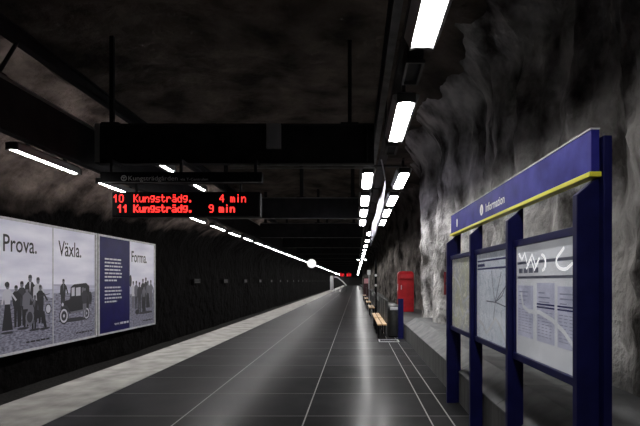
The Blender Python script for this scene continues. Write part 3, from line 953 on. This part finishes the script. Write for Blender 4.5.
# ------------------------------------------------------------------ things along the rock side of the platform
rc = thing('emergency_cabinet', 'tall red cabinet with rounded top on the ledge by the rock', 'cabinet', (1.54, 16.45, 0.37))
def rounded(x0, x1, z0, z1, rr, n=7):
    return [(x0, z0)] + [(x0 + rr - rr * math.cos(PI / 2 * i / n), z1 - rr + rr * math.sin(PI / 2 * i / n)) for i in range(n + 1)] + [(x1 - rr + rr * math.sin(PI / 2 * i / n), z1 - rr + rr * math.cos(PI / 2 * i / n)) for i in range(n + 1)] + [(x1, z0)]
obj('body', MB().prism(rounded(0.0, 0.58, 0, 1.49, 0.13), 'y', 0.0, 0.45), M_red, rc, 0.02)
obj('hood', MB().prism([(0.0, 1.2), (-0.09, 1.2), (-0.085, 1.28), (-0.06, 1.37), (-0.02, 1.44), (0.0, 1.45)], 'x', 0.05, 0.53), M_red, rc, 0.01)
obj('door', MB().box(0.08, 0.50, -0.018, 0.0, 0.50, 1.20), M_red, rc, 0.006)
obj('handle', MB().box(0.10, 0.13, -0.05, -0.018, 0.82, 0.98), M_silver, rc, 0.004)
obj('lower_door', MB().box(0.08, 0.50, -0.012, 0.0, 0.06, 0.42), M_red, rc, 0.006)
obj('side_label', MB().box(-0.006, 0.0, 0.05, 0.2, 0.78, 1.02), M_white, rc)

bn = thing('litter_bin', 'dark round litter bin beside the blue post and bench', 'bin', (1.01, 12.12, 0))
obj('body', MB().lathe([(0.16, 0.03), (0.175, 0.05), (0.185, 0.70), (0.19, 0.72)], 0, 0), M_bin, bn, smooth=True)
obj('base', MB().lathe([(0.14, 0.0), (0.14, 0.035)], 0, 0), M_black, bn)
obj('lid', MB().lathe([(0.185, 0.72), (0.185, 0.76), (0.17, 0.84), (0.10, 0.88), (0.02, 0.89)], 0, 0), M_bin, bn, smooth=True)
obj('opening', MB().box(-0.10, 0.10, -0.205, -0.15, 0.73, 0.80), M_silver, bn, 0.006)
bp_ = thing('bin_post', 'blue flat post standing beside the dark litter bin', 'post', (1.15, 11.68, 0))
obj('blade', MB().box(-0.055, 0.085, 0, 0.05, 0.02, 1.02), M_blue, bp_, 0.006)
obj('foot_plate', MB().box(-0.08, 0.083, -0.05, 0.1, 0, 0.02), M_blue, bp_)
obj('cap', MB().box(-0.06, 0.088, -0.005, 0.055, 1.02, 1.04), M_blue, bp_)

bench = None
BL = ['first slatted wooden bench, nearest the litter bin', 'second slatted wooden bench, end to end with the first', 'third slatted wooden bench further along the platform', 'fourth slatted wooden bench further along the platform', 'small far slatted bench beyond the black pole', 'tiny farthest slatted bench along the platform']
for i, y in enumerate((11.4, 13.5, 18.6, 23.2, 28.0, 34.0)):
    if bench is None:
        bench = t = thing('bench', BL[0], 'bench', (0.55, y, 0), 0, 'benches along the rock wall')
        s_ = MB()
        for a in range(2): s_.box(a * 0.13, 0.105 + a * 0.13, 0, 1.95, 0.37, 0.405)
        obj('seat', s_, M_wood, t, 0.006)
        obj('backrest', MB().prism([(0.245, 0.44), (0.255, 0.44), (0.265, 1.0), (0.25, 1.0)], 'y', 0.03, 1.92), M_bin, t)
        for ly in (0.45, 1.45):
            lg = obj('leg', MB().box(0.03, 0.07, ly, ly + 0.06, 0.0, 0.33).box(0.19, 0.23, ly, ly + 0.06, 0.0, 0.33).box(0.0, 0.24, ly, ly + 0.06, 0.33, 0.37), M_black, t, 0.004)
            obj('back_strut', MB().box(0.238, 0.25, ly, ly + 0.06, 0.33, 0.98), M_black, lg)
        obj('stretcher', MB().box(0.115, 0.145, 0.51, 1.45, 0.335, 0.365), M_black, t)
    else:
        dup(bench, (0.55, y, 0), BL[i], 'benches along the rock wall')

gr = thing('floor_grate', 'flat metal grate in the floor in front of the litter bin', 'grate', (0.57, 11.05, 0))
obj('rim', MB().box(0, 0.5, 0, 0.03, 0, 0.012).box(0, 0.5, 0.40, 0.43, 0, 0.012).box(0, 0.03, 0.03, 0.40, 0, 0.012).box(0.47, 0.5, 0.03, 0.40, 0, 0.012), M_silver, gr)
g_ = MB()
for a in range(10): g_.box(0.045 + a * 0.043, 0.06 + a * 0.043, 0.03, 0.40, 0, 0.008)
obj('bars', g_, M_steel2, gr)

pl = thing('signpost', 'slim black pole with small white discs beside the benches', 'post', (0.92, 20.9, 0))
obj('pole', MB().tube([(0, 0, 0), (0, 0, 2.5)], 0.05, 12), M_black, pl)
for z in (1.30, 1.76):
    obj('disc', MB().tube([(0, -0.06, z), (0, -0.05, z)], 0.06, 16), M_white, pl)
obj('foot', MB().lathe([(0.12, 0), (0.12, 0.03), (0.06, 0.05)], 0, 0, 16), M_black, pl)
pp = thing('signpost', 'slim pale grey pole farther along by the rock', 'post', (0.95, 33, 0))
obj('pole', MB().tube([(0, 0, 0), (0, 0, 2.25)], 0.05, 12), M_silver, pp)
obj('top_sign', MB().box(-0.12, 0.12, -0.07, -0.05, 1.95, 2.3), M_white, pp)
pk = thing('vending_machine', 'tiny far dark machine with pink panel by the rock', 'machine', (0.75, 46, 0))
obj('cabinet', MB().box(0, 0.7, 0, 0.7, 0, 1.85), mat('dull_red', (0.05, 0.012, 0.016), 0.5), pk, 0.02)
obj('front_panel', MB().box(0.08, 0.62, -0.02, 0, 1.25, 1.75), mat('pink_panel', (0.8, 0.4, 0.45), 0.5), pk)

# white sheet hanging below the light rail among the paired lamps
sh = thing('hanging_sheet', 'long white plastic sheet hanging below the rail between paired lamps', 'sheet', (LX, 8.2, 3.36))
rows = []
for j in range(5):
    zz = -0.58 * j / 4
    rows.append([(0.006 * math.sin(i * 1.1 + j) * (j / 4) + 0.012 * math.sin(i * .37), i * 0.2, zz * (0.35 + 0.65 * min(1, i / 8)) + 0.008 * math.sin(i * .9)) for i in range(43)])
o = obj('sheet', grid(rows), M_banner, sh, smooth=True)
so = o.modifiers.new('thick', 'SOLIDIFY'); so.thickness = 0.012
obj('cable', MB().tube([(0, 0.02, 0.0), (-0.03, -0.1, 0.12), (-0.08, -0.2, 0.3)], 0.012, 6), M_white, sh)
for i in range(4):
    obj('hook', MB().tube([(0.012 * math.sin(i * 10 * .37), i * 2.0 + 0.1, 0.0), (0, i * 2.0 + 0.1, 0.3)], 0.008, 6), M_steel2, sh)

# round white lamp hanging over the platform
gl = thing('globe_lamp', 'round white lamp hanging low over the platform', 'lamp', (-2.5, 25.36, 2.24))
seg, ringn = 24, 12
prof = [(0.245 * math.sin(PI * i / ringn) + 0.001, 0.245 - 0.245 * math.cos(PI * i / ringn)) for i in range(ringn + 1)]
obj('globe', MB().lathe(prof, 0, 0, seg), M_globe, gl, smooth=True)
obj('rod', MB().tube([(0, 0, 0.48), (0, 0, 1.127)], 0.02), M_steel, gl)
obj('collar', MB().lathe([(0.06, 0.47), (0.06, 0.52)], 0, 0, 16), M_steel, gl)


# far end of the platform
fd = thing('departure_display', 'small far display glowing red near the end of the platform', 'display', (-1.95, 54.8, 2.05))
obj('case', MB().box(0, 1.4, 0, 0.2, 0, 0.56), M_black, fd)
obj('red_text', led('Kun', 0.05, 0.05, 0.026, 0.066, .45), M_led2, fd, M=Matrix.Translation((0, -0.002, 0)))
obj('red_text', led('min', 0.84, 0.05, 0.03, 0.066, .45), M_led2, fd, M=Matrix.Translation((0, -0.002, 0)))
obj('hanger', MB().box(0.68, 0.72, 0.08, 0.12, 0.56, 1.317).box(0.68, 0.72, 0.12, 0.145, 1.28, 1.3165), M_steel, fd)
hr = thing('handrail', 'white curved handrail at the far end of the platform', 'handrail', (-3.0, 62, 0))
obj('rail', MB().tube([(0, 0, 2.02), (0.25, 0, 2.05), (0.55, 0, 1.93), (1.15, 0, 1.45), (1.7, 0, 0.85)], 0.075, 8), M_white, hr, smooth=True)
for x, z in ((0.0, 2.02), (0.9, 1.66), (1.7, 0.85)):
    obj('upright', MB().tube([(x, 0, 0), (x, 0, z)], 0.025, 8), M_steel, hr)
cb = thing('platform_cabinet', 'narrow grey cabinet standing at the far platform edge', 'cabinet', (-4.25, 74, 0))
obj('body', MB().box(0, 0.55, 0, 0.5, 0, 2.35), M_silver, cb, 0.02)
obj('door', MB().box(0.05, 0.5, -0.02, 0, 0.2, 2.2), M_silver, cb, 0.01)

rp_ = thing('wall_pipe', 'short dark red pipe upright on the pale rock bulge', 'pipe', (wall_right_x(9.8, 1.4) - 0.03, 9.8, 1.2))
obj('pipe', MB().tube([(0, 0, 0), (0, 0, 0.5)], 0.025, 8), mat('dark_red_paint', (0.16, 0.01, 0.015), 0.5), rp_)
obj('clip', MB().box(0, 0.14, -0.035, 0.035, 0.22, 0.27), M_steel2, rp_)
